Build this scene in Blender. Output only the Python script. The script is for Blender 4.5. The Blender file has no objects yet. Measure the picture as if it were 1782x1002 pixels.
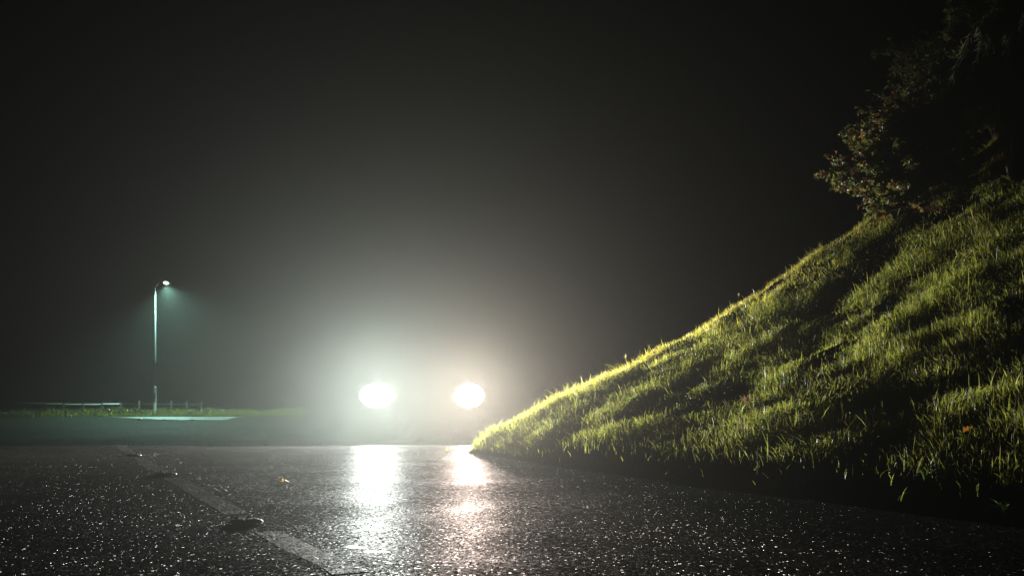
import bpy, bmesh, math, random
import numpy as np
from mathutils import Vector, Matrix

random.seed(7)
rng = np.random.default_rng(7)
S = bpy.context.scene
C = S.collection
R = math.radians

# ------------------------------------------------------------------ camera
FPX, CX, HY, CAMH = 1732.0, 891.0, 700.0, 0.45     # focal length in px of the 1782 px photo, centre, horizon, eye height
cam_d = bpy.data.cameras.new("camera")
cam_d.sensor_width = 36.0
cam_d.lens = 36.0 * FPX / 1782.0
cam_d.shift_y = (HY - 501.0) / 1782.0
cam_d.clip_start = 0.05
cam_d.clip_end = 600.0
cam = bpy.data.objects.new("camera", cam_d)
cam.location = (0, 0, CAMH)
cam.rotation_euler = (R(90), 0, 0)
C.objects.link(cam)
S.camera = cam

# ------------------------------------------------------------------ sky, exposure
W = bpy.data.worlds.new("World")
S.world = W
W.use_nodes = True
wn = W.node_tree
wn.nodes.clear()
sky = wn.nodes.new("ShaderNodeTexSky")
sky.sky_type = 'NISHITA'
sky.sun_disc = False
sky.sun_elevation = R(-7)
sky.sun_rotation = R(120)
bg = wn.nodes.new("ShaderNodeBackground")
bg.inputs["Strength"].default_value = 0.05
wo = wn.nodes.new("ShaderNodeOutputWorld")
wn.links.new(sky.outputs[0], bg.inputs[0])
wn.links.new(bg.outputs[0], wo.inputs[0])
W.cycles.sampling_method = 'NONE'
S.view_settings.view_transform = 'Standard'
S.view_settings.look = 'None'
S.view_settings.exposure = 0.0
S.view_settings.gamma = 1.0
S.cycles.use_denoising = True
S.cycles.use_adaptive_sampling = False
S.cycles.denoising_input_passes = 'RGB'
S.cycles.volume_bounces = 0
S.cycles.max_bounces = 6
S.cycles.transparent_max_bounces = 12
S.cycles.sample_clamp_direct = 10.0
S.cycles.sample_clamp_indirect = 2.0
S.cycles.use_light_tree = False

HAZE_DENSITY = 0.0016
HAZE_G = 0.85
HL_POWER_L, HL_POWER_R = 3800.0, 3000.0
HL_COL_L, HL_COL_R = (0.94, 1.0, 0.94), (1.0, 0.79, 0.68)
LAMP_POWER = 8000.0
LAMP_COL = (0.50, 1.0, 0.85)

# ------------------------------------------------------------------ helpers
def P(px, py, depth):
    """point seen at photo pixel (px,py) at a given distance ahead"""
    return Vector(((px - CX) / FPX * depth, depth, CAMH - (py - HY) / FPX * depth))

def tag(o, label=None, cat=None, group=None, kind=None):
    if label: o["label"] = label
    if cat: o["category"] = cat
    if group: o["group"] = group
    if kind: o["kind"] = kind
    return o

def empty(name, loc=(0, 0, 0), rz=0.0):
    o = bpy.data.objects.new(name, None)
    o.empty_display_size = 0.2
    o.location = loc
    o.rotation_euler = (0, 0, rz)
    C.objects.link(o)
    return o

def link(name, me, mats, parent=None, smooth=False):
    o = bpy.data.objects.new(name, me)
    for m in (mats if isinstance(mats, (list, tuple)) else [mats]):
        me.materials.append(m)
    if smooth and len(me.polygons):
        me.polygons.foreach_set("use_smooth", np.ones(len(me.polygons), dtype=bool))
    C.objects.link(o)
    if parent: o.parent = parent
    return o

def copy_tree(o, parent=None):
    c = o.copy()
    C.objects.link(c)
    c.parent = parent
    for ch in list(o.children):
        copy_tree(ch, c)
    return c

def mesh_np(name, V, quads=None, tris=None, tint=None, qmat=None, tmat=None):
    V = np.asarray(V, dtype=np.float32).reshape(-1, 3)
    quads = np.zeros((0, 4), np.int32) if quads is None else np.asarray(quads, np.int32).reshape(-1, 4)
    tris = np.zeros((0, 3), np.int32) if tris is None else np.asarray(tris, np.int32).reshape(-1, 3)
    me = bpy.data.meshes.new(name)
    me.vertices.add(len(V))
    me.vertices.foreach_set("co", V.ravel())
    loops = np.concatenate([quads.ravel(), tris.ravel()])
    me.loops.add(len(loops))
    me.loops.foreach_set("vertex_index", loops)
    nq, nt = len(quads), len(tris)
    starts = np.concatenate([np.arange(nq) * 4, nq * 4 + np.arange(nt) * 3]).astype(np.int32)
    me.polygons.add(nq + nt)
    me.polygons.foreach_set("loop_start", starts)
    if qmat is not None or tmat is not None:
        a = np.zeros(nq, np.int32) if qmat is None else qmat
        b = np.zeros(nt, np.int32) if tmat is None else tmat
        me.polygons.foreach_set("material_index", np.concatenate([a, b]).astype(np.int32))
    if tint is not None:
        at = me.color_attributes.new("tint", 'FLOAT_COLOR', 'POINT')
        t4 = np.ones((len(V), 4), np.float32)
        t4[:, :3] = tint
        at.data.foreach_set("color", t4.ravel())
    me.update(calc_edges=True)
    me.validate()
    return me

def hash2(ix, iy, seed):
    v = np.sin(ix * 127.1 + iy * 311.7 + seed * 74.7) * 43758.5453
    return v - np.floor(v)

def vnoise(x, y, seed=0):
    ix, iy = np.floor(x), np.floor(y)
    fx, fy = x - ix, y - iy
    fx = fx * fx * (3 - 2 * fx); fy = fy * fy * (3 - 2 * fy)
    a, b = hash2(ix, iy, seed), hash2(ix + 1, iy, seed)
    c, d = hash2(ix, iy + 1, seed), hash2(ix + 1, iy + 1, seed)
    return (a * (1 - fx) + b * fx) * (1 - fy) + (c * (1 - fx) + d * fx) * fy

class MB:
    """collects boxes, tubes and leaves into one mesh"""
    def __init__(s): s.V, s.F, s.T, s.n, s.tint = [], [], [], 0, []
    def add(s, V, F, tint=(1, 1, 1)):
        s.V.extend(V); s.F.extend([[i + s.n for i in f] for f in F]); s.n += len(V)
        s.tint.extend([tint] * len(V))
    def box(s, c, h, rz=0.0):
        cs, sn = math.cos(rz), math.sin(rz)
        V = []
        for z in (-1, 1):
            for x, y in ((-1, -1), (1, -1), (1, 1), (-1, 1)):
                dx, dy = x * h[0], y * h[1]
                V.append((c[0] + dx * cs - dy * sn, c[1] + dx * sn + dy * cs, c[2] + z * h[2]))
        s.add(V, [[0, 3, 2, 1], [4, 5, 6, 7], [0, 1, 5, 4], [1, 2, 6, 5], [2, 3, 7, 6], [3, 0, 4, 7]])
    def tube(s, pts, rad, sides=6, tint=(1, 1, 1), cap=True):
        pts = [Vector(p) for p in pts]
        rad = rad if isinstance(rad, (list, tuple)) else [rad] * len(pts)
        V, F = [], []
        for i, p in enumerate(pts):
            d = (pts[min(i + 1, len(pts) - 1)] - pts[max(i - 1, 0)]).normalized()
            a = d.cross(Vector((0, 1, 0.01)))
            if a.length < 0.1: a = d.cross(Vector((1, 0, 0)))
            a.normalize(); b = d.cross(a)
            for k in range(sides):
                t = 2 * math.pi * k / sides
                V.append(tuple(p + (a * math.cos(t) + b * math.sin(t)) * rad[i]))
        for i in range(len(pts) - 1):
            for k in range(sides):
                k2 = (k + 1) % sides
                F.append([i * sides + k, i * sides + k2, (i + 1) * sides + k2, (i + 1) * sides + k])
        if cap:
            F.append(list(range(sides))[::-1]); F.append([(len(pts) - 1) * sides + k for k in range(sides)])
        s.add(V, F, tint)
    def lathe(s, prof, c=(0, 0, 0), axis='z', sides=24):
        V, F = [], []
        for r, h in prof:
            for k in range(sides):
                t = 2 * math.pi * k / sides
                x, y = r * math.cos(t), r * math.sin(t)
                V.append({'z': (c[0] + x, c[1] + y, c[2] + h), 'y': (c[0] + x, c[1] + h, c[2] + y), 'x': (c[0] + h, c[1] + x, c[2] + y)}[axis])
        for i in range(len(prof) - 1):
            for k in range(sides):
                k2 = (k + 1) % sides
                F.append([i * sides + k, i * sides + k2, (i + 1) * sides + k2, (i + 1) * sides + k])
        F.append(list(range(sides))[::-1]); F.append([(len(prof) - 1) * sides + k for k in range(sides)])
        s.add(V, F)
    def leaf(s, p, d, side, ln, w, tint, fold=0.25, bend=0.15):
        """a folded, slightly bent leaf: midrib of three points and an edge on each side"""
        p, d, side = Vector(p), Vector(d).normalized(), Vector(side)
        side = side - d * side.dot(d)
        if side.length < 1e-4: side = d.orthogonal()
        side.normalize(); up = d.cross(side)
        m = p + d * ln * 0.5 + up * bend * ln * 0.3
        tip = p + d * ln - up * bend * ln * 0.5
        l1 = p + d * ln * 0.42 + side * w * 0.5 + up * fold * w
        r1 = p + d * ln * 0.42 - side * w * 0.5 + up * fold * w
        s.add([tuple(p), tuple(l1), tuple(m), tuple(r1), tuple(tip)], [[0, 2, 1], [0, 3, 2], [1, 2, 4], [2, 3, 4]], tint)
    def build(s, name, mats, parent=None, smooth=False):
        me = bpy.data.meshes.new(name)
        me.from_pydata(s.V, [], s.F)
        at = me.color_attributes.new("tint", 'FLOAT_COLOR', 'POINT')
        t4 = np.ones((len(s.V), 4), np.float32)
        t4[:, :3] = np.array(s.tint, np.float32)
        at.data.foreach_set("color", t4.ravel())
        me.update(); me.validate()
        return link(name, me, mats, parent, smooth)

def new_mat(name):
    m = bpy.data.materials.new(name)
    m.use_nodes = True
    nt = m.node_tree
    nt.nodes.clear()
    out = nt.nodes.new("ShaderNodeOutputMaterial")
    return m, nt, out

def nd(nt, typ, **kw):
    n = nt.nodes.new(typ)
    for k, v in kw.items():
        if k in n.inputs.keys(): n.inputs[k].default_value = v
        else: setattr(n, k, v)
    return n

def principled(name, col, rough=0.5, metal=0.0, spec=0.5, noise=None, bump=0.0, bscale=40.0):
    """plain surface with noise mottling of colour and roughness and an optional bump"""
    m, nt, out = new_mat(name)
    b = nd(nt, "ShaderNodeBsdfPrincipled", Roughness=rough, Metallic=metal)
    b.inputs["Specular IOR Level"].default_value = spec
    tc = nd(nt, "ShaderNodeTexCoord")
    nz = nd(nt, "ShaderNodeTexNoise", Scale=noise or 12.0, Detail=5.0)
    nt.links.new(tc.outputs["Object"], nz.inputs["Vector"])
    ramp = nd(nt, "ShaderNodeMix", data_type='RGBA')
    ramp.inputs[6].default_value = tuple(c * 0.75 for c in col) + (1,)
    ramp.inputs[7].default_value = tuple(min(1, c * 1.2) for c in col) + (1,)
    nt.links.new(nz.outputs["Fac"], ramp.inputs[0])
    nt.links.new(ramp.outputs[2], b.inputs["Base Color"])
    if bump:
        bn = nd(nt, "ShaderNodeTexNoise", Scale=bscale, Detail=4.0)
        nt.links.new(tc.outputs["Object"], bn.inputs["Vector"])
        bp = nd(nt, "ShaderNodeBump", Strength=bump, Distance=0.01)
        nt.links.new(bn.outputs["Fac"], bp.inputs["Height"])
        nt.links.new(bp.outputs["Normal"], b.inputs["Normal"])
    nt.links.new(b.outputs[0], out.inputs[0])
    return m

def emitter(name, col, strength):
    m, nt, out = new_mat(name)
    e = nd(nt, "ShaderNodeEmission", Strength=strength)
    e.inputs["Color"].default_value = (*col, 1)
    nt.links.new(e.outputs[0], out.inputs[0])
    m.cycles.emission_sampling = 'NONE'
    return m

def leaf_mat(name, trans=0.45, rough=0.35, spec=0.5, gain=1.0, trans_gain=1.6):
    """thin leaf: reads its own tint, reflects, lets light through"""
    m, nt, out = new_mat(name)
    at = nd(nt, "ShaderNodeAttribute", attribute_name="tint")
    g = nd(nt, "ShaderNodeVectorMath", operation='SCALE'); g.inputs["Scale"].default_value = gain
    nt.links.new(at.outputs["Color"], g.inputs[0])
    b = nd(nt, "ShaderNodeBsdfPrincipled", Roughness=rough)
    b.inputs["Specular IOR Level"].default_value = spec
    nt.links.new(g.outputs[0], b.inputs["Base Color"])
    g2 = nd(nt, "ShaderNodeVectorMath", operation='SCALE'); g2.inputs["Scale"].default_value = gain * trans_gain
    nt.links.new(at.outputs["Color"], g2.inputs[0])
    t = nd(nt, "ShaderNodeBsdfTranslucent")
    nt.links.new(g2.outputs[0], t.inputs["Color"])
    mx = nd(nt, "ShaderNodeMixShader"); mx.inputs[0].default_value = trans
    nt.links.new(b.outputs[0], mx.inputs[1]); nt.links.new(t.outputs[0], mx.inputs[2])
    nt.links.new(mx.outputs[0], out.inputs[0])
    return m

# ------------------------------------------------------------------ materials
def asphalt_mat(name, base=(0.026, 0.026, 0.025), paint=False):
    m, nt, out = new_mat(name)
    L = nt.links.new
    tc = nd(nt, "ShaderNodeTexCoord")
    geo = nd(nt, "ShaderNodeNewGeometry")
    b = nd(nt, "ShaderNodeBsdfPrincipled", IOR=1.4)
    b.inputs["Specular IOR Level"].default_value = 0.5
    # stones: colour mottling
    vo = nd(nt, "ShaderNodeTexVoronoi", Scale=165.0, voronoi_dimensions='3D')
    L(tc.outputs["Object"], vo.inputs["Vector"])
    # wetness in broad patches
    wet = nd(nt, "ShaderNodeTexNoise", Scale=1.1, Detail=4.0)
    L(tc.outputs["Object"], wet.inputs["Vector"])
    wr = nd(nt, "ShaderNodeMapRange"); wr.inputs[1].default_value = 0.35; wr.inputs[2].default_value = 0.65
    wr.inputs[3].default_value = 0.30 if not paint else 0.5; wr.inputs[4].default_value = 0.18 if not paint else 0.3
    L(wet.outputs["Fac"], wr.inputs[0])
    # tilt of each stone's wet face: t*|t|, so most lie flat and a few stand steep
    sub = nd(nt, "ShaderNodeVectorMath", operation='MULTIPLY_ADD')
    sub.inputs[1].default_value = (2, 2, 2); sub.inputs[2].default_value = (-1, -1, -1)
    L(vo.outputs["Color"], sub.inputs[0])
    ab = nd(nt, "ShaderNodeVectorMath", operation='ABSOLUTE'); L(sub.outputs[0], ab.inputs[0])
    pw_ = nd(nt, "ShaderNodeVectorMath", operation='MULTIPLY_ADD'); pw_.inputs[1].default_value = (.45, .45, .45); pw_.inputs[2].default_value = (.55, .55, .55)
    L(ab.outputs[0], pw_.inputs[0])
    sq = nd(nt, "ShaderNodeVectorMath", operation='MULTIPLY'); L(sub.outputs[0], sq.inputs[0]); L(pw_.outputs[0], sq.inputs[1])
    sc = nd(nt, "ShaderNodeVectorMath", operation='MULTIPLY'); sc.inputs[1].default_value = (TILT, TILT, 0.0) if not paint else (0.8, 0.8, 0)
    L(sq.outputs[0], sc.inputs[0])
    # rounded pebbly relief and larger ripples
    nz = nd(nt, "ShaderNodeTexNoise", Scale=95.0, Detail=4.0, Roughness=0.6)
    L(tc.outputs["Object"], nz.inputs["Vector"])
    ad = nd(nt, "ShaderNodeMath", operation='MULTIPLY_ADD'); ad.inputs[1].default_value = -0.55
    L(vo.outputs["Distance"], ad.inputs[0]); L(nz.outputs["Fac"], ad.inputs[2])
    bp = nd(nt, "ShaderNodeBump", Strength=0.9 if not paint else 0.6, Distance=0.012)
    L(ad.outputs[0], bp.inputs["Height"])
    nn = nd(nt, "ShaderNodeVectorMath", operation='ADD'); L(bp.outputs["Normal"], nn.inputs[0]); L(sc.outputs[0], nn.inputs[1])
    nr = nd(nt, "ShaderNodeVectorMath", operation='NORMALIZE'); L(nn.outputs[0], nr.inputs[0])
    L(nr.outputs[0], b.inputs["Normal"])
    # colour
    mix = nd(nt, "ShaderNodeMix", data_type='RGBA')
    sep = nd(nt, "ShaderNodeSeparateColor"); L(vo.outputs["Color"], sep.inputs[0])
    mix.inputs[6].default_value = tuple(c * 0.5 for c in base) + (1,)
    mix.inputs[7].default_value = tuple(c * 1.7 for c in base) + (1,)
    L(sep.outputs[2], mix.inputs[0])
    col = mix.outputs[2]
    # only some stones carry a film of water; the rest are dull
    dm = nd(nt, "ShaderNodeMapRange"); dm.inputs[1].default_value = 0.925; dm.inputs[2].default_value = 0.975
    dm.inputs[3].default_value = 0.0004 if not paint else 0.009; dm.inputs[4].default_value = 0.7 if not paint else 0.3
    L(sep.outputs[2], dm.inputs[0])
    # the dull stones are also rougher than the filmed ones
    rm = nd(nt, "ShaderNodeMapRange"); rm.inputs[1].default_value = 0.94; rm.inputs[2].default_value = 0.98
    rm.inputs[3].default_value = 0.20; rm.inputs[4].default_value = 0.0
    L(sep.outputs[2], rm.inputs[0])
    ra = nd(nt, "ShaderNodeMath", operation='ADD'); L(wr.outputs[0], ra.inputs[0]); L(rm.outputs[0], ra.inputs[1])
    L(ra.outputs[0], b.inputs["Roughness"])
    film = nd(nt, "ShaderNodeTexNoise", Scale=1.7, Detail=4.0)
    L(tc.outputs["Object"], film.inputs["Vector"])
    fr = nd(nt, "ShaderNodeMapRange"); fr.inputs[1].default_value = 0.42; fr.inputs[2].default_value = 0.68
    fr.inputs[3].default_value = 0.35; fr.inputs[4].default_value = 1.0
    L(film.outputs["Fac"], fr.inputs[0])
    fm = nd(nt, "ShaderNodeMath", operation='MULTIPLY'); L(dm.outputs[0], fm.inputs[0]); L(fr.outputs[0], fm.inputs[1])
    L(fm.outputs[0], b.inputs["Specular IOR Level"])
    if paint:
        pn = nd(nt, "ShaderNodeTexNoise", Scale=26.0, Detail=6.0, Roughness=0.7)
        L(tc.outputs["Object"], pn.inputs["Vector"])
        pr = nd(nt, "ShaderNodeMapRange"); pr.inputs[1].default_value = 0.48; pr.inputs[2].default_value = 0.66
        L(pn.outputs["Fac"], pr.inputs[0])
        pm = nd(nt, "ShaderNodeMix", data_type='RGBA')
        L(pr.outputs[0], pm.inputs[0]); L(col, pm.inputs[6])
        pm.inputs[7].default_value = (0.085, 0.082, 0.076, 1)
        col = pm.outputs[2]
    L(col, b.inputs["Base Color"])
    L(b.outputs[0], out.inputs[0])
    return m
TILT = 1.9
M = {}
M['asphalt'] = asphalt_mat('wet_asphalt')
M['paint'] = asphalt_mat('worn_white_paint', paint=True)
M['soil'] = principled('dark_wet_soil', (0.012, 0.010, 0.008), 0.9, spec=0.0, bump=0.8, bscale=60)
M['field'] = principled('dark_field', (0.011, 0.013, 0.008), 0.9, spec=0.05, bump=0.5, bscale=8)
M['concrete'] = principled('wet_pale_concrete', (0.26, 0.27, 0.26), 0.35, spec=0.4, bump=0.5, bscale=3, noise=0.9)
def strip_mat():
    m, nt, out = new_mat('wet_pale_concrete')
    b = nd(nt, "ShaderNodeBsdfPrincipled", Roughness=0.4)
    b.inputs["Specular IOR Level"].default_value = 0.3
    tc = nd(nt, "ShaderNodeTexCoord"); mp = nd(nt, "ShaderNodeMapping"); mp.inputs["Scale"].default_value = (0.35, 1.6, 1)
    n = nd(nt, "ShaderNodeTexNoise", Scale=1.6, Detail=5.0, Roughness=0.6)
    r = nd(nt, "ShaderNodeValToRGB")
    r.color_ramp.elements[0].position = 0.36; r.color_ramp.elements[0].color = (0.03, 0.032, 0.03, 1)
    r.color_ramp.elements[1].position = 0.62; r.color_ramp.elements[1].color = (0.27, 0.28, 0.27, 1)
    nt.links.new(tc.outputs["Object"], mp.inputs[0]); nt.links.new(mp.outputs[0], n.inputs["Vector"])
    nt.links.new(n.outputs["Fac"], r.inputs[0]); nt.links.new(r.outputs[0], b.inputs["Base Color"]); nt.links.new(b.outputs[0], out.inputs[0])
    return m
M['concrete'] = strip_mat()
M['grass'] = leaf_mat('grass_blade', trans=0.55, rough=0.32, gain=2.3, trans_gain=3.0)
M['leaf'] = leaf_mat('leaf', trans=0.45, rough=0.4, gain=1.6, trans_gain=2.0)
M['wet_leaf'] = leaf_mat('wet_leaf', trans=0.35, rough=0.28, spec=1.0, trans_gain=2.0)
M['bark'] = principled('bark', (0.05, 0.04, 0.03), 0.7, bump=0.6, bscale=90)
M['galv'] = principled('galvanised_steel', (0.09, 0.10, 0.10), 0.55, metal=0.2, spec=0.3)
M['white_rail'] = principled('white_rail_paint', (0.72, 0.73, 0.70), 0.4)
M['post'] = principled('weathered_post', (0.03, 0.028, 0.022), 0.7, bump=0.4)
M['carpaint'] = principled('dark_car_paint', (0.008, 0.009, 0.010), 0.5, metal=0.0, spec=0.03)
M['glass'] = principled('dark_glass', (0.006, 0.006, 0.007), 0.12, spec=0.12)
M['rubber'] = principled('rubber', (0.018, 0.018, 0.018), 0.8, bump=0.2)
M['alloy'] = principled('alloy', (0.5, 0.5, 0.5), 0.3, metal=0.9)
M['black'] = principled('black_plastic', (0.015, 0.015, 0.015), 0.5)
M['plate'] = principled('number_plate', (0.25, 0.25, 0.24), 0.4)
M['redlens'] = principled('red_lens', (0.25, 0.01, 0.01), 0.15)
M['chrome'] = principled('reflector_chrome', (0.8, 0.8, 0.8), 0.12, metal=1.0)
M['stud'] = principled('road_stud_casting', (0.02, 0.024, 0.023), 0.5, bump=0.3, bscale=120)
M['stud_lens'] = principled('stud_reflector', (0.75, 0.75, 0.72), 0.14, metal=0.9)
M['stone'] = principled('wet_stone', (0.06, 0.06, 0.055), 0.4, bump=0.6)
M['lamp_on_l'] = emitter('headlight_beam_cool', HL_COL_L, 60)
M['lamp_on_r'] = emitter('headlight_beam_warm', HL_COL_R, 60)
M['street_on'] = emitter('street_lamp_glass_lit', (0.75, 1.0, 0.9), 60)

def water_mat():
    m, nt, out = new_mat('puddle_water')
    b = nd(nt, "ShaderNodeBsdfPrincipled", Roughness=0.16, IOR=1.33)
    b.inputs["Base Color"].default_value = (0.02, 0.02, 0.018, 1)
    tc = nd(nt, "ShaderNodeTexCoord")
    n = nd(nt, "ShaderNodeTexNoise", Scale=9.0, Detail=3.0)
    nt.links.new(tc.outputs["Object"], n.inputs["Vector"])
    bp = nd(nt, "ShaderNodeBump", Strength=0.12, Distance=0.02)
    nt.links.new(n.outputs["Fac"], bp.inputs["Height"])
    nt.links.new(bp.outputs["Normal"], b.inputs["Normal"])
    at = nd(nt, "ShaderNodeAttribute", attribute_name="tint")
    sp_ = nd(nt, "ShaderNodeSeparateColor"); nt.links.new(at.outputs["Color"], sp_.inputs[0])
    n2 = nd(nt, "ShaderNodeTexNoise", Scale=70.0, Detail=4.0, Roughness=0.65)
    nt.links.new(tc.outputs["Object"], n2.inputs["Vector"])
    ad = nd(nt, "ShaderNodeMath", operation='ADD'); nt.links.new(sp_.outputs[0], ad.inputs[0]); nt.links.new(n2.outputs["Fac"], ad.inputs[1])
    gt = nd(nt, "ShaderNodeMath", operation='GREATER_THAN'); gt.inputs[1].default_value = 0.92
    nt.links.new(ad.outputs[0], gt.inputs[0])
    tr = nd(nt, "ShaderNodeBsdfTransparent"); mx = nd(nt, "ShaderNodeMixShader")
    nt.links.new(gt.outputs[0], mx.inputs[0]); nt.links.new(tr.outputs[0], mx.inputs[1]); nt.links.new(b.outputs[0], mx.inputs[2])
    nt.links.new(mx.outputs[0], out.inputs[0])
    return m
M['water'] = water_mat()
def dew_mat():
    m, nt, out = new_mat('dew_drop')
    g = nd(nt, "ShaderNodeBsdfGlossy", Roughness=0.18)
    g.inputs["Color"].default_value = (0.8, 0.8, 0.8, 1)
    t = nd(nt, "ShaderNodeBsdfTranslucent"); t.inputs["Color"].default_value = (0.9, 0.9, 0.9, 1)
    mx = nd(nt, "ShaderNodeMixShader"); mx.inputs[0].default_value = 0.6
    nt.links.new(g.outputs[0], mx.inputs[1]); nt.links.new(t.outputs[0], mx.inputs[2])
    nt.links.new(mx.outputs[0], out.inputs[0])
    return m
M['dew'] = dew_mat()

# ------------------------------------------------------------------ terrain
_ty = np.linspace(-60, 140, 4001)
_tz = np.interp(_ty, [-60, 9.7, 10.8, 12.8, 17, 24, 30, 36, 41, 44, 46, 50, 60, 140],
                [0, 0, -0.02, -0.14, -0.42, -0.75, -0.85, -0.65, -0.33, -0.21, -0.06, -0.16, -0.2, -0.2])
_k = np.exp(-0.5 * (np.arange(-12, 13) / 6.0) ** 2); _k /= _k.sum()
_tz = np.convolve(np.pad(_tz, 12, mode='edge'), _k, mode='valid')
def G(x, y):
    return np.interp(y, _ty, _tz)
def road_z(x, y):
    x, y = np.asarray(x, float), np.asarray(y, float)
    near = np.clip(1 - np.hypot(x, y - 5) / 14, 0, 1)
    u = (vnoise(x * 0.9 + 3, y * 0.9, 3) - 0.5) * 0.022 + (vnoise(x * 2.3, y * 2.3 + 9, 4) - 0.5) * 0.008
    crest = np.exp(-((y - 9.9) / 1.2) ** 2) * (0.035 * vnoise(x * 0.8, y * 0.5, 15) + 0.014 * vnoise(x * 3.6, y * 1.6, 16) - 0.02)
    hump = 0.022 * np.exp(-((y - 2.6) / 0.45) ** 2 - ((x + 0.42) / 0.55) ** 2)
    return G(x, y) + u * near + crest + hump

# embankment: a road-side face and a far face meeting in a ridge
ND = np.array([0.924, 0.384]); N0 = 3.007
FA = R(51)
def bank_d(x, y):
    dn = x * ND[0] + y * ND[1] - N0
    dn = dn + (vnoise(x * 1.1, y * 1.1, 21) - 0.5) * 0.06
    df = (x + 0.32) * math.sin(FA) - (y - 9.0) * math.cos(FA)
    return dn, df
def bank_h(x, y):
    x, y = np.asarray(x, float), np.asarray(y, float)
    dn, df = bank_d(x, y)
    p = np.maximum(dn, 0); q = np.maximum(df, 0)
    zn = 0.10 * (1 - np.exp(-p / 0.10)) + 0.36 * p + 0.05 * p * p
    zn = np.where(p > 5.0, 0.10 + 1.8 + 1.25 + 0.25 * (p - 5.0), zn)
    zf = 0.14 * (1 - np.exp(-q / 0.10)) + 0.80 * q
    k = 0.22
    h = np.clip(0.5 + 0.5 * (zf - zn) / k, 0, 1)
    z = zf * (1 - h) + zn * h - k * h * (1 - h)
    z = np.maximum(z, 0)
    d = np.minimum(dn, df)
    lump = np.clip(d / 0.5, 0, 1)
    z = z + lump * ((vnoise(x * 2.1, y * 2.1, 31) - 0.5) * 0.055 + (vnoise(x * 5.2, y * 5.2, 32) - 0.5) * 0.06)
    # a thick sod lip round the nose of the bank
    nose = np.exp(-(((x - 0.15) / 0.55) ** 2 + ((y - 8.75) / 0.55) ** 2))
    z = z + 0.03 * nose * np.clip(d / 0.15, 0, 1)
    return np.where(d > 0, z, np.maximum(d, -0.3) * 0.8), d
def bank_z(x, y):
    h, d = bank_h(x, y)
    return G(x, y) + h

def ray_bank(px, py):
    """where the line of sight through a photo pixel meets the bank"""
    t = np.linspace(2.0, 13.0, 4000)
    x = (px - CX) / FPX * t; z = CAMH - (py - HY) / FPX * t
    hit = np.nonzero(z < bank_z(x, t))[0]
    i = hit[0] if len(hit) else np.argmin(z - bank_z(x, t))
    return Vector((x[i], t[i], float(bank_z(x[i], t[i]))))

def grid(name, xs, ys, zf, mat, smooth=True):
    X, Y = np.meshgrid(xs, ys)
    Z = zf(X, Y)
    nx, ny = len(xs), len(ys)
    i = np.arange(nx * ny).reshape(ny, nx)
    q = np.stack([i[:-1, :-1], i[:-1, 1:], i[1:, 1:], i[1:, :-1]], -1).reshape(-1, 4)
    return link(name, mesh_np(name, np.stack([X, Y, Z], -1), q), mat, None, smooth)

def spaced(*segs):
    out = []
    for a, b, s in segs: out.append(np.arange(a, b - 1e-6, s))
    out.append(np.array([segs[-1][1]]))
    return np.concatenate(out)

RX0, RX1, RY0, RY1 = -45.0, 16.0, -10.0, 27.0
def ground_z(x, y):
    under = (x > RX0 - 2) & (x < RX1 + 1) & (y > RY0 - 1) & (y < RY1 - 0.2)
    n = (vnoise(x * 0.35, y * 0.35, 51) - 0.5) * 0.12 * np.clip((y - 27) / 6, 0, 1) * np.clip((39 - y) / 3, 0, 1)
    return G(x, y) + n - np.where(under, 0.08, 0.0)
ground = tag(grid('ground', spaced((-110, -48, 4), (-48, 18, 0.5), (18, 80, 4)), spaced((-55, -12, 4), (-12, 52, 0.4), (52, 125, 4)), ground_z, M['field']), kind='structure')
road = tag(grid('road', spaced((-45, -10, 0.5), (-10, 5, 0.06), (5, 16, 0.5)), spaced((-10, 1, 0.5), (1, 12, 0.06), (12, 27, 0.3)), road_z, M['asphalt']), kind='structure')
bank = tag(grid('embankment', np.arange(-1.0, 16.01, 0.06), np.arange(-6.0, 20.01, 0.06), bank_z, M['soil']), kind='structure')

# the wet strip of concrete under the street lamp
def strip():
    nx, ny = 90, 14
    V = []
    for j in range(ny):
        for i in range(nx):
            t = i / (nx - 1); px = 168 + (395 - 168) * t
            back = 44.0; front = 43.6 - 2.0 * min(1, t * 1.7) ** 1.3 + 0.25 * float(vnoise(np.array(t * 14.0), np.array(3.0), 8))
            y = front + (back - front) * j / (ny - 1)
            x = (px - CX) / FPX * 42.5 + (0.15 * float(vnoise(np.array(y * 2.0), np.array(1.0), 9)) if i == nx - 1 else 0)
            V.append((x, y, float(G(x, y)) + 0.02 + 0.006 * math.sin(y * 3.1 + x)))
    idx = np.arange(nx * ny).reshape(ny, nx)
    q = np.stack([idx[:-1, :-1], idx[:-1, 1:], idx[1:, 1:], idx[1:, :-1]], -1).reshape(-1, 4)
    tag(link('road', mesh_np('road', V, q), M['concrete'], None, True), kind='structure')
strip()

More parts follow.
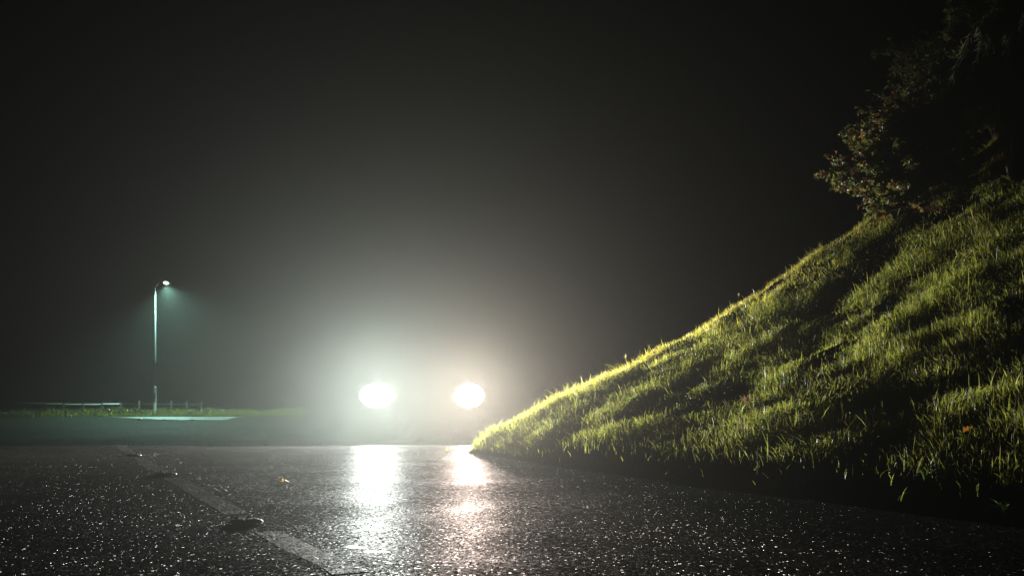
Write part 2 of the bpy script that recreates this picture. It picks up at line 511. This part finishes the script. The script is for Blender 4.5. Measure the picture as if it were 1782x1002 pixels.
# ------------------------------------------------------------------ worn centre line, laid over the road
AX = Vector((-0.438, 0.899)); AR = Vector((0.899, 0.438))
def road_pt(px, py):
    y = FPX * CAMH / (py - HY)
    return Vector(((px - CX) / FPX * y, y))
mi = 0
for (a, b) in (((612, 1010), (468, 925)), ((412, 893), (298, 834)), ((272, 820), (243, 797)), ((232, 790), (196, 770))):
    A, B = road_pt(*a), road_pt(*b)
    d = (B - A); n = max(8, int(d.length / 0.05)); d.normalize(); sd = Vector((d.y, -d.x))
    V = []
    for i in range(n + 1):
        for j in range(5):
            e = 0.050 * (j / 4.0 - 0.5) * 2 * (1 + 0.12 * (random.random() - 0.5)) 
            p = A + (B - A) * (i / n) + sd * e
            V.append((p.x, p.y, float(road_z(p.x, p.y)) + 0.0008))
    idx = np.arange((n + 1) * 5).reshape(n + 1, 5)
    q = np.stack([idx[:-1, :-1], idx[:-1, 1:], idx[1:, 1:], idx[1:, :-1]], -1).reshape(-1, 4)
    tag(link('road_marking', mesh_np('road_marking', V, q), M['paint'], None, True), kind='structure')

# puddles: irregular sheets of standing water
def puddle(px, py, rx, ry, seed):
    c = road_pt(px, py)
    n, rings = 36, 5; V = [(c.x, c.y)]
    for q in range(1, rings + 1):
        for k in range(n):
            t = 2 * math.pi * k / n
            r = (0.6 + 0.8 * float(vnoise(np.array(2.2 * math.cos(t) + seed), np.array(2.2 * math.sin(t) + seed), seed))) * q / rings
            V.append((c.x + rx * r * math.cos(t), c.y + ry * r * math.sin(t)))
    V = [(x, y, float(road_z(x, y)) + 0.0012) for x, y in V]
    T = [[0, 1 + k, 1 + (k + 1) % n] for k in range(n)]
    Q = [[1 + q * n + k, 1 + (q + 1) * n + k, 1 + (q + 1) * n + (k + 1) % n, 1 + q * n + (k + 1) % n] for q in range(rings - 1) for k in range(n)]
    tn = np.array([[0.62] * 3] + [[0.62 * (1 - (q / rings) ** 1.2)] * 3 for q in range(1, rings + 1) for k in range(n)])
    tag(link('puddle', mesh_np('puddle', V, Q, T, tn), M['water'], None, True), kind='structure')
puddle(610, 955, 0.10, 0.12, 1)
puddle(655, 966, 0.07, 0.07, 4)
puddle(650, 806, 0.20, 0.5, 3)
puddle(818, 829, 0.14, 0.25, 6)

# ------------------------------------------------------------------ car beyond the crest
def build_car():
    cx, y0 = -1.1455, 12.74
    zg = float(G(cx, y0))
    root = empty('car', (cx, y0, zg))
    tag(root, 'dark car facing the camera on the road with both headlights glaring', 'car')
    pitch = -math.atan2(float(G(0, y0) - G(0, y0 + 3.0)), 3.0)
    root.rotation_euler = (pitch, 0, 0)
    st = [(0.00, .26, .58, .60, .66, .50), (0.10, .18, .72, .78, .78, .62), (0.35, .17, .76, .84, .84, .66), (0.8, .17, .82, .86, .91, .68),
          (1.15, .17, .88, .87, .97, .68), (1.35, .17, .90, .87, 1.10, .65), (1.95, .17, .92, .87, 1.42, .57), (2.6, .17, .93, .87, 1.47, .57),
          (3.3, .18, .95, .86, 1.42, .56), (3.75, .22, .95, .83, 1.18, .60), (3.98, .28, .86, .76, .94, .60)]
    V, F = [], []
    for (y, zb, zs, hw, zt, ht) in st:
        half = [(0, zb), (hw * .9, zb), (hw * .99, zb + .14), (hw, zb + (zs - zb) * .6), (hw * .97, zs), (ht, zt - .03), (ht * .75, zt), (0, zt + .015)]
        loop = half + [(-x, z) for x, z in half[-2:0:-1]]
        V += [(x, y, z) for x, z in loop]
    n = 14
    for i in range(len(st) - 1):
        for k in range(n):
            k2 = (k + 1) % n
            F.append([i * n + k, i * n + k2, (i + 1) * n + k2, (i + 1) * n + k])
    F.append(list(range(n))[::-1]); F.append([(len(st) - 1) * n + k for k in range(n)])
    me = bpy.data.meshes.new('body'); me.from_pydata(V, [], F); me.update()
    bo = link('body', me, M['carpaint'], root, True)
    ss = bo.modifiers.new('round', 'SUBSURF'); ss.levels = 2; ss.render_levels = 2
    def panel(name, pts, mat, off, th=0.012):
        b = MB(); c = [Vector(p) for p in pts]; nrm = Vector(off)
        V = [tuple(p + nrm * th) for p in c] + [tuple(p - nrm * th) for p in c]; k = len(c)
        b.add(V, [list(range(k)), list(range(2 * k - 1, k - 1, -1))] + [[i, (i + 1) % k, k + (i + 1) % k, k + i][::-1] for i in range(k)])
        return b.build(name, mat, root)
    panel('windscreen', [(-.64, 1.27, 1.02), (.64, 1.27, 1.02), (.53, 1.88, 1.385), (-.53, 1.88, 1.385)], M['glass'], (0, -.5, .86))
    panel('rear_window', [(-.56, 3.74, 1.17), (.56, 3.74, 1.17), (.5, 3.36, 1.38), (-.5, 3.36, 1.38)], M['glass'], (0, .5, .86))
    for s in (-1, 1):
        panel('side_window', [(s * .80, 1.55, .98), (s * .80, 2.38, .98), (s * .60, 2.38, 1.37), (s * .60, 1.98, 1.35)], M['glass'], (s * .9, 0, .4))
        panel('side_window', [(s * .80, 2.46, .98), (s * .78, 3.35, 1.0), (s * .60, 3.15, 1.36), (s * .60, 2.46, 1.37)], M['glass'], (s * .9, 0, .4))
        m = MB(); m.lathe([(0.02, -.04), (.07, -.035), (.085, 0), (.06, .05), (.02, .06)], (s * .98, 1.5, 1.0), 'y', 16)
        m.box((s * .88, 1.5, .98), (.07, .02, .02)); m.build('wing_mirror', M['carpaint'], root, True)
    g = MB(); g.box((0, -.02, .55), (.34, .03, .05))
    for k in range(4): g.box((0, -.055, .515 + k * .024), (.33, .006, .004))
    g.build('grille', M['black'], root)
    g = MB(); g.box((0, 0.0, .33), (.62, .05, .08)); g.build('bumper', M['black'], root)
    g = MB(); g.box((0, -.07, .40), (.26, .008, .055)); g.build('number_plate', M['plate'], root)
    for s in (-1, 1):
        g = MB(); g.box((s * .66, 3.9, .82), (.1, .05, .07)); g.build('tail_light', M['redlens'], root)
        for yy in (.72, 3.2):
            w = MB(); w.lathe([(.20, -.09), (.29, -.09), (.31, -.06), (.31, .06), (.29, .09), (.20, .09)], (s * .79, yy, .31), 'x', 32)
            wh = w.build('wheel', M['rubber'], root, True)
            r = MB(); r.lathe([(.19, -.095), (.19, .095)], (s * .79, yy, .31), 'x', 24)
            for k in range(5):
                t = 2 * math.pi * k / 5
                r.tube([(s * .89, yy, .31), (s * .89, yy + .17 * math.cos(t), .31 + .17 * math.sin(t))], .022, 6)
            r.build('rim', M['alloy'], wh)
    for s, mat, col, pw in ((-1, M['lamp_on_l'], HL_COL_L, HL_POWER_L), (1, M['lamp_on_r'], HL_COL_R, HL_POWER_R)):
        h_ = MB(); h_.lathe([(.02, .10), (.08, .07), (.122, .0), (.13, -.03), (.112, -.03), (.105, 0.0), (.02, .06)], (s * .598, 0.03, .68), 'y', 28)
        l = MB(); l.lathe([(.104, 0.0), (.10, -.02), (.075, -.035), (.03, -.045)], (s * .598, 0.03, .68), 'y', 28)
        for b_ in (h_, l): b_.V = [(s * .598 + (x - s * .598) * (2.0 if s < 0 else 1.7), y, .68 + (z - .68) * 1.4) for x, y, z in b_.V]
        ho = h_.build('headlight', M['chrome'], root, True)
        l.build('lens', mat, ho, True)
        # one lamp each: a wide beam, flattened and dipped a little
        ld = bpy.data.lights.new('headlight_lamp', 'SPOT')
        ld.energy = pw; ld.color = col; ld.spot_size = R(162); ld.spot_blend = 1.0; ld.shadow_soft_size = 0.07
        lo = bpy.data.objects.new('headlight_lamp', ld); C.objects.link(lo)
        lo.parent = ho; lo.location = (s * .598, -0.10, .68)
        lo.rotation_euler = (R(-90) - pitch + R(2), 0, 0)
        lo.scale = (1, 0.34, 1)
build_car()

# ------------------------------------------------------------------ street lamp
def build_lamp():
    D = 46.0
    pole = P(270, 497, D); head = P(289, 492, D)
    zb = float(G(pole.x, D))
    root = empty('street_lamp', (pole.x, D, zb))
    tag(root, 'tall slim steel street lamp lit pale green beside the far fence', 'street lamp')
    H = pole.z - zb
    m = MB(); m.lathe([(.055, 1.25), (.048, 2.5), (.04, H), (.02, H + .04)], (0, 0, 0), 'z', 16); m.build('pole', M['galv'], root, True)
    m = MB(); m.lathe([(.11, 0), (.11, .03), (.078, .04), (.075, 1.2), (.058, 1.26)], (0, 0, 0), 'z', 16)
    b = m.build('base_section', M['post'], root, True)
    m = MB(); m.box((0, -.079, .75), (.04, .01, .22)); m.build('access_door', M['post'], b)
    dx, dz = head.x - pole.x, head.z - zb
    m = MB(); m.tube([(0, 0, H - .12), (.06, -.01, H + .0), (.2, -.02, dz + .04), (dx - .16, -.04, dz + .06)], [.032, .034, .03, .03], 8); m.build('arm', M['galv'], root, True)
    m = MB()
    m.tube([(dx - .22, -.05, dz + .065), (dx - .12, -.05, dz + .075), (dx + .1, -.05, dz + .09), (dx + .28, -.05, dz + .10), (dx + .33, -.05, dz + .095)], [.05, .10, .125, .10, .03], 12)
    hd = m.build('lantern', M['galv'], root, True)
    m = MB(); m.lathe([(.03, -.075), (.085, -.06), (.12, -.02), (.125, 0.0)], (dx + .03, -.06, dz + 0.0), 'z', 20); m.build('lamp_glass', M['street_on'], hd, True)
    ld = bpy.data.lights.new('street_lamp_light', 'SPOT')
    ld.energy = LAMP_POWER; ld.color = LAMP_COL; ld.spot_size = R(152); ld.spot_blend = 0.7; ld.shadow_soft_size = 0.12
    lo = bpy.data.objects.new('street_lamp_light', ld); C.objects.link(lo)
    lo.parent = hd; lo.location = (dx + .03, -.06, dz - .16); lo.rotation_euler = (R(0), R(-14), 0)
build_lamp()

# ------------------------------------------------------------------ low fence along the far verge
def build_fence():
    root = empty('fence', (-24, 51, float(G(0, 51))))
    tag(root, 'low white rail fence on dark posts behind the street lamp', 'fence')
    px = [-14, 20, 49, 80, 112, 145.5, 178.5, 211, 243, 270, 299, 326, 352]
    py = [698.5, 699.3, 700.4, 701.5, 702.6, 703.2, 702.7, 702.0, 702.2, 702.4, 702.6, 703.0, 703.4]
    pts = [P(x, y, 50.0 - 2.0 * (x + 14) / 366.0) for x, y in zip(px, py)]
    o = Vector(root.location)
    for i, p in enumerate(pts):
        g = float(G(p.x, p.y)); m = MB()
        top = p.z + (0.06 if i < 8 else 0.14)
        m.tube([(p.x - o.x, p.y - o.y - .07, g - .1 - o.z), (p.x - o.x, p.y - o.y - .07, top - o.z - .02), (p.x - o.x, p.y - o.y - .07, top - o.z)], [.05, .05, .035], 8)
        m.build('post', M['post'], root)
    for i in range(len(pts) - 1):
        a, b = pts[i] - o, pts[i + 1] - o
        m = MB()
        if i < 7:
            d = b - a; c = (a + b) / 2
            m.box(tuple(c), (d.length / 2 - 0.03, .025, .032), math.atan2(d.y, d.x)); m.build('rail', M['white_rail'], root)
        else:
            m.tube([tuple(a), tuple((a + b) / 2 - Vector((0, 0, .015))), tuple(b)], .006, 6); m.build('wire', M['galv'], root)
build_fence()

# ------------------------------------------------------------------ grass
TINTS = np.array([[.078, .080, .011], [.102, .104, .013], [.125, .118, .016], [.062, .073, .012], [.15, .135, .05], [.12, .125, .022]])
def blades(name, X, Y, Z, L, Wd, seed, dew_frac=0.0, dew_r=(0.0012, 0.002), lean=0.45, dark=1.0):
    r = np.random.default_rng(seed)
    n = len(X)
    az = r.uniform(0, 2 * math.pi, n)
    clump = vnoise(X * 3.0, Y * 3.0, seed + 5) * 4 * math.pi
    ph = np.where(r.random(n) < 0.6, clump + r.normal(0, .7, n), r.uniform(0, 2 * math.pi, n))
    k = np.clip(r.normal(lean, .28, n), 0.02, 1.1)
    sx_, sy_ = np.cos(az), np.sin(az)
    T = np.array([0, .4, .75, 1.0]); WW = np.array([.7, 1.0, .62, 0])
    V = np.zeros((n, 7, 3), np.float32)
    vi = 0; cen = []
    for t, w in zip(T, WW):
        h = L * (t - 0.32 * k * t * t)
        o = L * k * t ** 1.8
        c = np.stack([X + np.cos(ph) * o, Y + np.sin(ph) * o, Z - 0.01 + h], -1)
        cen.append(c)
        if w > 0:
            s = np.stack([sx_, sy_, np.zeros(n)], -1) * (Wd * w * .5)[:, None]
            V[:, vi] = c - s; V[:, vi + 1] = c + s; vi += 2
        else:
            V[:, vi] = c
    b = np.arange(n)[:, None] * 7
    q = np.concatenate([b + np.array([0, 1, 3, 2]), b + np.array([2, 3, 5, 4])])
    t3 = b + np.array([4, 5, 6])
    ti = r.choice(len(TINTS), n, p=[.26, .25, .19, .12, .10, .08])
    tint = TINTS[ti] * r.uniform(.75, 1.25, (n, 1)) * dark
    tint = np.repeat(tint[:, None, :], 7, 1)
    dry = (r.random(n) < 0.25)
    tint[dry, 6] = np.array([.16, .13, .05])
    V = V.reshape(-1, 3); tint = tint.reshape(-1, 3)
    qm = np.zeros(len(q), np.int32); tm = np.zeros(n, np.int32)
    if dew_frac > 0:
        sel = np.nonzero(r.random(n) < dew_frac)[0]
        which = r.choice([1, 2, 3, 3, 3], len(sel))
        pos = np.stack(cen, 1)[sel, which]
        rad = r.uniform(*dew_r, len(sel))
        g = (1 + 5 ** .5) / 2
        ico = np.array([[-1, g, 0], [1, g, 0], [-1, -g, 0], [1, -g, 0], [0, -1, g], [0, 1, g], [0, -1, -g], [0, 1, -g], [g, 0, -1], [g, 0, 1], [-g, 0, -1], [-g, 0, 1]]) / math.hypot(1, g)
        icf = np.array([[0, 11, 5], [0, 5, 1], [0, 1, 7], [0, 7, 10], [0, 10, 11], [1, 5, 9], [5, 11, 4], [11, 10, 2], [10, 7, 6], [7, 1, 8], [3, 9, 4], [3, 4, 2], [3, 2, 6], [3, 6, 8], [3, 8, 9], [4, 9, 5], [2, 4, 11], [6, 2, 10], [8, 6, 7], [9, 8, 1]])
        DV = (pos[:, None, :] + ico[None] * rad[:, None, None]).reshape(-1, 3)
        DF = (len(V) + np.arange(len(sel))[:, None, None] * 12 + icf[None]).reshape(-1, 3)
        V = np.concatenate([V, DV]); tint = np.concatenate([tint, np.ones((len(DV), 3))])
        t3 = np.concatenate([t3, DF]); tm = np.concatenate([tm, np.ones(len(DF), np.int32)])
    me = mesh_np(name, V, q, t3, tint, qm, tm)
    return link(name, me, [M['grass'], M['dew']], None, True)

def bank_grass():
    N = 680000
    X = rng.uniform(-0.6, 7.5, N); Y = rng.uniform(1.6, 13.0, N)
    h, d = bank_h(X, Y)
    dn, df = bank_d(X, Y)
    px = CX + X / Y * FPX
    keep = (d > 0.02) & (px > 600) & (px < 2050) & ((df < 1.6) | (df > dn * 0.6))
    # thin, bare toe along the near part of the verge
    toe = np.clip((dn - 0.09) / 0.28, 0.008, 1) 
    toe = np.where(Y > 7.2, np.maximum(toe, np.clip((Y - 7.2) / .8, 0, 1)), toe)
    cl = vnoise(X * 4.5, Y * 4.5, 61) * .6 + vnoise(X * 1.7, Y * 1.7, 62) * .4
    dens = toe * np.clip((cl - 0.15) * 2.4, 0.15, 1.0)
    keep &= rng.random(N) < dens * np.where(px > 1830, .4, 1)
    X, Y, cl = X[keep], Y[keep], cl[keep]
    n = len(X)
    L = (0.027 + 0.052 * np.clip(cl * 1.3, 0, 1) ** 1.5) * rng.uniform(.55, 1.5, n)
    tall = rng.random(n) < 0.03
    L = np.where(tall, L * 1.7, L)
    Wd = rng.uniform(.0024, .0052, n)
    o = blades('grass', X, Y, bank_z(X, Y), L, Wd, 77, dew_frac=0.16)
    tag(o, kind='stuff')
    # low broad leaves and dead bits among the blades
    pick = rng.choice(n, 5000, replace=False); m = MB()
    for x, y, z in zip(X[pick], Y[pick], bank_z(X[pick], Y[pick])):
        a = random.uniform(0, 6.283); ln = random.uniform(.018, .045)
        col = random.choice([(.06, .075, .012), (.07, .09, .015), (.05, .065, .012), (.13, .09, .03), (.11, .06, .03)])
        m.leaf((x, y, z + random.uniform(.01, .06)), (math.cos(a), math.sin(a), random.uniform(-.1, .8)), (-math.sin(a), math.cos(a), random.uniform(-.3, .3)), ln, ln * random.uniform(.3, .8), col)
    tag(m.build('ground_cover', M['leaf']), kind='stuff')
    print('blades', n)
bank_grass()

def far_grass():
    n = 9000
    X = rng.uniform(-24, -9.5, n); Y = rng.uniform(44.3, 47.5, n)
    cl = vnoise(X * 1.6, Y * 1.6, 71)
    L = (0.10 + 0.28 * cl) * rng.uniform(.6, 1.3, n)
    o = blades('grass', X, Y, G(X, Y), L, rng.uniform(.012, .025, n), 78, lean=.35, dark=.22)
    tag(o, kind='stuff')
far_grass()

# ------------------------------------------------------------------ shrubs, ferns and weeds on the bank
def rnd(a, b): return random.uniform(a, b)
def jit(c, a=.25): 
    f = rnd(1 - a, 1 + a)
    return tuple(x * f for x in c)
def leafy_shrub(base, height, spread, label, tints, name='shrub', nstem=9, per=34, lf=(.035, .06), aspect=.75, mat='leaf', droop=.2, twigs=4):
    root = empty(name, base)
    tag(root, label, 'shrub', 'shrubs on top of the bank')
    st, fo = MB(), MB()
    for s in range(nstem):
        a = rnd(0, 2 * math.pi); r = spread * rnd(.25, 1.0); hh = height * rnd(.35, 1.0)
        top = Vector((math.cos(a) * r, math.sin(a) * r * .8, hh))
        pts = []
        for i in range(7):
            t = i / 6
            pts.append(Vector((top.x * t ** 1.3, top.y * t ** 1.3, hh * (t - droop * t * t * t))) + Vector((rnd(-.03, .03), rnd(-.03, .03), rnd(-.02, .02))) * (t * 1.5))
        st.tube(pts, [.012 * (1 - .8 * i / 6) + .002 for i in range(7)], 5)
        branches = [pts]
        for b in range(twigs):
            i = random.randint(2, 5); d = Vector((rnd(-1, 1), rnd(-1, 1), rnd(-.2, .9))).normalized() * spread * rnd(.3, .6)
            bp = [pts[i] + d * t + Vector((0, 0, -.12 * spread * t * t)) for t in (0, .33, .66, 1)]
            st.tube(bp, [.005, .004, .003, .0015], 4); branches.append(bp)
        for bp in branches:
            n = per if bp is pts else per // 2
            for k in range(n):
                t = rnd(.25 if bp is pts else .1, 1) * (len(bp) - 1); i = min(int(t), len(bp) - 2)
                p = bp[i].lerp(bp[i + 1], t - i) + Vector((rnd(-1, 1), rnd(-1, 1), rnd(-1, 1))) * .03
                d = Vector((rnd(-1, 1), rnd(-1, 1), rnd(-.7, .5)))
                ln = rnd(*lf)
                fo.leaf(p, d, (rnd(-1, 1), rnd(-1, 1), rnd(-1, 1)), ln, ln * aspect * rnd(.8, 1.1), jit(random.choice(tints)))
    st.build('stem', M['bark'], root, True)
    fo.build('foliage', M[mat], root)
    return root
GR = [(.05, .07, .015), (.06, .08, .018), (.04, .055, .015)]
AU = GR + [(.09, .08, .02), (.10, .08, .02), (.09, .035, .015)]

def gp(px, py, depth):
    p = P(px, py, depth); return Vector((p.x, p.y, float(bank_z(p.x, p.y)) - .03))

leafy_shrub(gp(1562, 380, 8.9), 1.5, .58, 'low round-leaved shrub with yellow and red leaves at the left end of the bank top', AU, nstem=34, per=120, twigs=9)
leafy_shrub(gp(1655, 330, 9.4), 2.1, .7, 'tall dark bushy shrub reaching out of the top of the picture', GR + [(.10, .07, .02)], nstem=26, per=120, lf=(.04, .085), aspect=.3, twigs=8)
leafy_shrub(gp(1735, 325, 9.7), 2.3, .6, 'tallest shrub behind the drooping one, its crown cut by the frame top', GR + [(.10, .07, .02)], nstem=20, per=120, lf=(.04, .08), aspect=.4, twigs=8)
leafy_shrub(gp(1600, 352, 9.2), 1.3, .5, 'brownish shrub between the round-leaved shrub and the tall dark one', [(.09, .05, .02), (.07, .06, .02), (.05, .06, .015)], nstem=18, per=110, lf=(.03, .065), aspect=.5, twigs=7)

def weeping(base, height, spread, label):
    root = empty('weeping_shrub', base)
    tag(root, label, 'shrub', 'shrubs on top of the bank')
    st, fo = MB(), MB()
    for s in range(30):
        a = rnd(0, 2 * math.pi); r = spread * rnd(.35, 1.0); hh = height * rnd(.45, 1.0)
        pts = []
        for i in range(9):
            t = i / 8
            z = hh * math.sin(min(t * 1.25, 1) * math.pi / 2) - (hh * .55 * max(0, t - .55) ** 1.3 * 2)
            pts.append(Vector((math.cos(a) * r * t ** 1.2, math.sin(a) * r * .8 * t ** 1.2, z)))
        st.tube(pts, [.012 - .0011 * i for i in range(9)], 5)
        for k in range(120):
            t = rnd(2.2, 8); i = min(int(t), 7); p = pts[i].lerp(pts[i + 1], t - i)
            d = Vector((math.cos(a) * .35 + rnd(-.4, .4), math.sin(a) * .35 + rnd(-.4, .4), rnd(-1.1, -.3)))
            ln = rnd(.05, .11)
            fo.leaf(p, d, (rnd(-1, 1), rnd(-1, 1), 0), ln, ln * .12, jit(random.choice([(.10, .12, .07), (.12, .13, .09), (.16, .14, .10)])), fold=.2)
    st.build('stem', M['bark'], root, True); fo.build('foliage', M['wet_leaf'], root)
weeping(gp(1758, 330, 8.2), 1.55, .5, 'drooping shrub with narrow wet leaves glistening at the right edge')

def fern(base, n, ln, label, tints, name='fern', aim=None):
    root = empty(name, base); tag(root, label, 'fern')
    for f in range(n):
        m = MB(); a = 2 * math.pi * f / n + rnd(-.3, .3) if aim is None else aim + rnd(-.7, .7)
        L_ = ln * rnd(.8, 1.15); dirn = Vector((math.cos(a), math.sin(a), 0)); sd = Vector((-dirn.y, dirn.x, 0))
        pts = [dirn * L_ * .8 * t + Vector((0, 0, L_ * (.75 * t - .6 * t * t))) for t in np.linspace(0, 1, 14)]
        tn = jit(random.choice(tints), .2)
        m.tube(pts, [.004 - .00022 * i for i in range(14)], 4, tn)
        for i in range(2, 14):
            w = L_ * .30 * math.sin(min(1, (i / 13) * 1.05 + .12) * math.pi) ** .8 + .01
            for s in (-1, 1):
                m.leaf(pts[i], sd * s + dirn * .45 - Vector((0, 0, .15)), dirn, w, .022, jit(tn, .2), fold=.1)
        m.build('frond', M['leaf'], root)
fern(gp(1648, 305, 8.7), 6, .42, 'green fern under the shrubs on the bank top', [(.06, .085, .015)])
fern(gp(1640, 330, 8.45), 5, .30, 'red-brown withered fern just below the green fern', [(.16, .04, .015), (.12, .05, .02)])

def broad_weed(pt, n, ln, label, tints, aspect=.45, upright=.5, cat='weed', name='weed', group='broad-leaved weeds in the grass'):
    root = empty(name, pt); tag(root, label, cat, group)
    for k in range(n):
        m = MB(); a = 2 * math.pi * k / n + rnd(-.4, .4); d = Vector((math.cos(a), math.sin(a), upright * rnd(.5, 1.5)))
        st = d.normalized() * ln * .5
        t = jit(random.choice(tints), .2)
        m.tube([Vector((0, 0, -.01)), st * .6 + Vector((0, 0, .02)), st], [.0022, .002, .0015], 4, t)
        m.leaf(st, d + Vector((0, 0, -.2)), Vector((-d.y, d.x, 0)), ln, ln * aspect, t)
        m.build('leaf', M['leaf'], root)
    return root
WG = [(.06, .09, .015), (.07, .10, .02)]
broad_weed(ray_bank(1372, 570), 6, .08, 'broad-leaved weed in the upper middle of the grass bank', WG)
broad_weed(ray_bank(1338, 612), 5, .06, 'small round-leaved weed below the larger broad-leaved one', WG, .8)
broad_weed(ray_bank(1478, 432), 5, .06, 'weed with round leaves close under the bank ridge', WG, .8)
broad_weed(ray_bank(1548, 452), 5, .06, 'weed with pale curled yellow leaves high on the dark part of the bank', [(.16, .13, .05)], .4)
broad_weed(ray_bank(1466, 490), 4, .07, 'withered straw-coloured weed left of centre on the dark bank', [(.17, .12, .05)], .3, 1.2)
broad_weed(ray_bank(1098, 705), 5, .07, 'bright broad-leaved weed among the lit grass near the bank nose', WG, .5, 1.0)
broad_weed(ray_bank(1298, 712), 8, .07, 'reddish-stemmed weed with small pink leaves in mid bank', [(.18, .07, .05), (.14, .09, .04)], .3, 1.6)
broad_weed(ray_bank(1612, 838), 6, .05, 'small green weed growing in the bare dark soil strip', WG, .4, 1.8)
broad_weed(ray_bank(1748, 888), 4, .06, 'weed with long thin blades at the road edge, right', WG, .15, .6)
broad_weed(ray_bank(1768, 325), 6, .11, 'weed with big yellow-green leaves under the drooping shrub', [(.11, .10, .02)], .5, .6)

# a tall seed stalk against the glow
def stalk(px, py, h, label):
    p = ray_bank(px, py); root = empty('seed_stalk', p); tag(root, label, 'grass stalk', 'seed stalks on the ridge')
    m = MB(); lean = rnd(-.03, .03)
    m.tube([(0, 0, -.02), (lean * .4, 0, h * .5), (lean, 0, h)], [.0016, .0013, .001], 4, (.16, .14, .06)); m.build('stem', M['leaf'], root)
    m = MB()
    for k in range(14): m.leaf((lean * (1 + .02 * k), 0, h * (.86 + .012 * k)), (rnd(-1, 1), rnd(-1, 1), 1.2), (1, 0, 0), .016, .005, (.18, .16, .09))
    m.build('seed_head', M['leaf'], root)
stalk(1086, 652, .17, 'single thin seed stalk standing above the ridge against the glow')
stalk(1285, 524, .11, 'short seed stalk higher up the ridge, half way to the shrubs')

# fallen leaves
def fallen(pt, tint, size, label):
    m = MB(); m.leaf((0, 0, .004), (.8, .5, .12), (-.5, .8, .25), size, size * .6, tint, fold=.3, bend=.5)
    m.leaf((0, 0, .004), (.2, .9, .2), (.8, -.1, .3), size * .7, size * .4, tint, fold=.3, bend=.4)
    o = m.build('fallen_leaf', M['leaf']); o.location = pt
    tag(o, label, 'leaf', 'fallen leaves')
def on_road(px, py):
    c = road_pt(px, py); return Vector((c.x, c.y, float(road_z(c.x, c.y)) + .005))
fallen(on_road(487, 842), (.40, .26, .02), .06, 'yellow leaf lying on the wet road beside the centre line')
fallen(on_road(776, 786), (.42, .36, .06), .08, 'pale yellow leaf on the road crest below the right headlight')
fallen(ray_bank(1682, 772) + Vector((0, 0, .05)), (.40, .16, .02), .07, 'orange leaf caught in the grass low on the bank')

# ------------------------------------------------------------------ road studs along the centre line
def stud():
    root = empty('road_stud')
    b = MB()
    b.lathe([(.064, 0), (.062, .004), (.053, .009), (.04, .012), (.02, .013)], (0, 0, 0), 'z', 28)
    b.build('casting', M['stud'], root, True)
    for s in (-1, 1):
        for e in (-1, 1):
            l = MB(); l.lathe([(.003, -.010), (.007, -.007), (.008, 0), (.007, .007), (.003, .010)], (e * .022, s * .046, .010), 'y', 14)
            l.build('reflector', M['stud_lens'], root, True)
    return root
sp = stud()
for i, ((px, py), lb) in enumerate((((428, 909), 'nearest road stud, a broad dark dome by the painted dash'), ((289, 829), 'middle road stud glinting between two painted dashes'), ((233, 792), 'farthest road stud, a bright point at the dim end of the line'))):
    o = sp if i == 0 else copy_tree(sp)
    o.location = on_road(px, py); o.rotation_euler = (0, 0, R(26))
    tag(o, lb, 'road stud', 'road studs along the centre line')

# stones on the far wet strip
def stone(px, py, s, label):
    D = 41.9; p = P(px, py, D)
    bm = bmesh.new(); bmesh.ops.create_icosphere(bm, subdivisions=2, radius=1)
    for v in bm.verts:
        v.co *= .8 + .4 * random.random(); v.co = Vector((v.co.x * s, v.co.y * s * .7, v.co.z * s * .42))
    me = bpy.data.meshes.new('stone'); bm.to_mesh(me); bm.free()
    o = link('stone', me, M['stone'], None, True); o.location = (p.x, D, float(G(p.x, D)) + .03)
    tag(o, label, 'stone', 'stones on the far wet strip')
stone(244, 730, .12, 'dark stone near the left end of the lit wet strip')
stone(286, 729, .07, 'small dark stone in the middle of the lit wet strip, below the lamp')
stone(333, 728, .07, 'left of the two small dark stones on the right part of the lit strip')
stone(338, 728, .06, 'right of the two small dark stones on the right part of the lit strip')

# ------------------------------------------------------------------ haze
def haze():
    m, nt, out = new_mat('night_haze')
    v = nd(nt, "ShaderNodeVolumePrincipled", Density=HAZE_DENSITY, Anisotropy=HAZE_G)
    v.inputs["Color"].default_value = (0.90, 0.97, 0.92, 1)
    nt.links.new(v.outputs[0], out.inputs["Volume"])
    m.cycles.homogeneous_volume = True
    m.cycles.volume_sampling = 'EQUIANGULAR'
    b = MB(); b.box((-15, 35, 3.2), (125, 120, 5.2))
    tag(b.build('haze', m), kind='stuff')
haze()
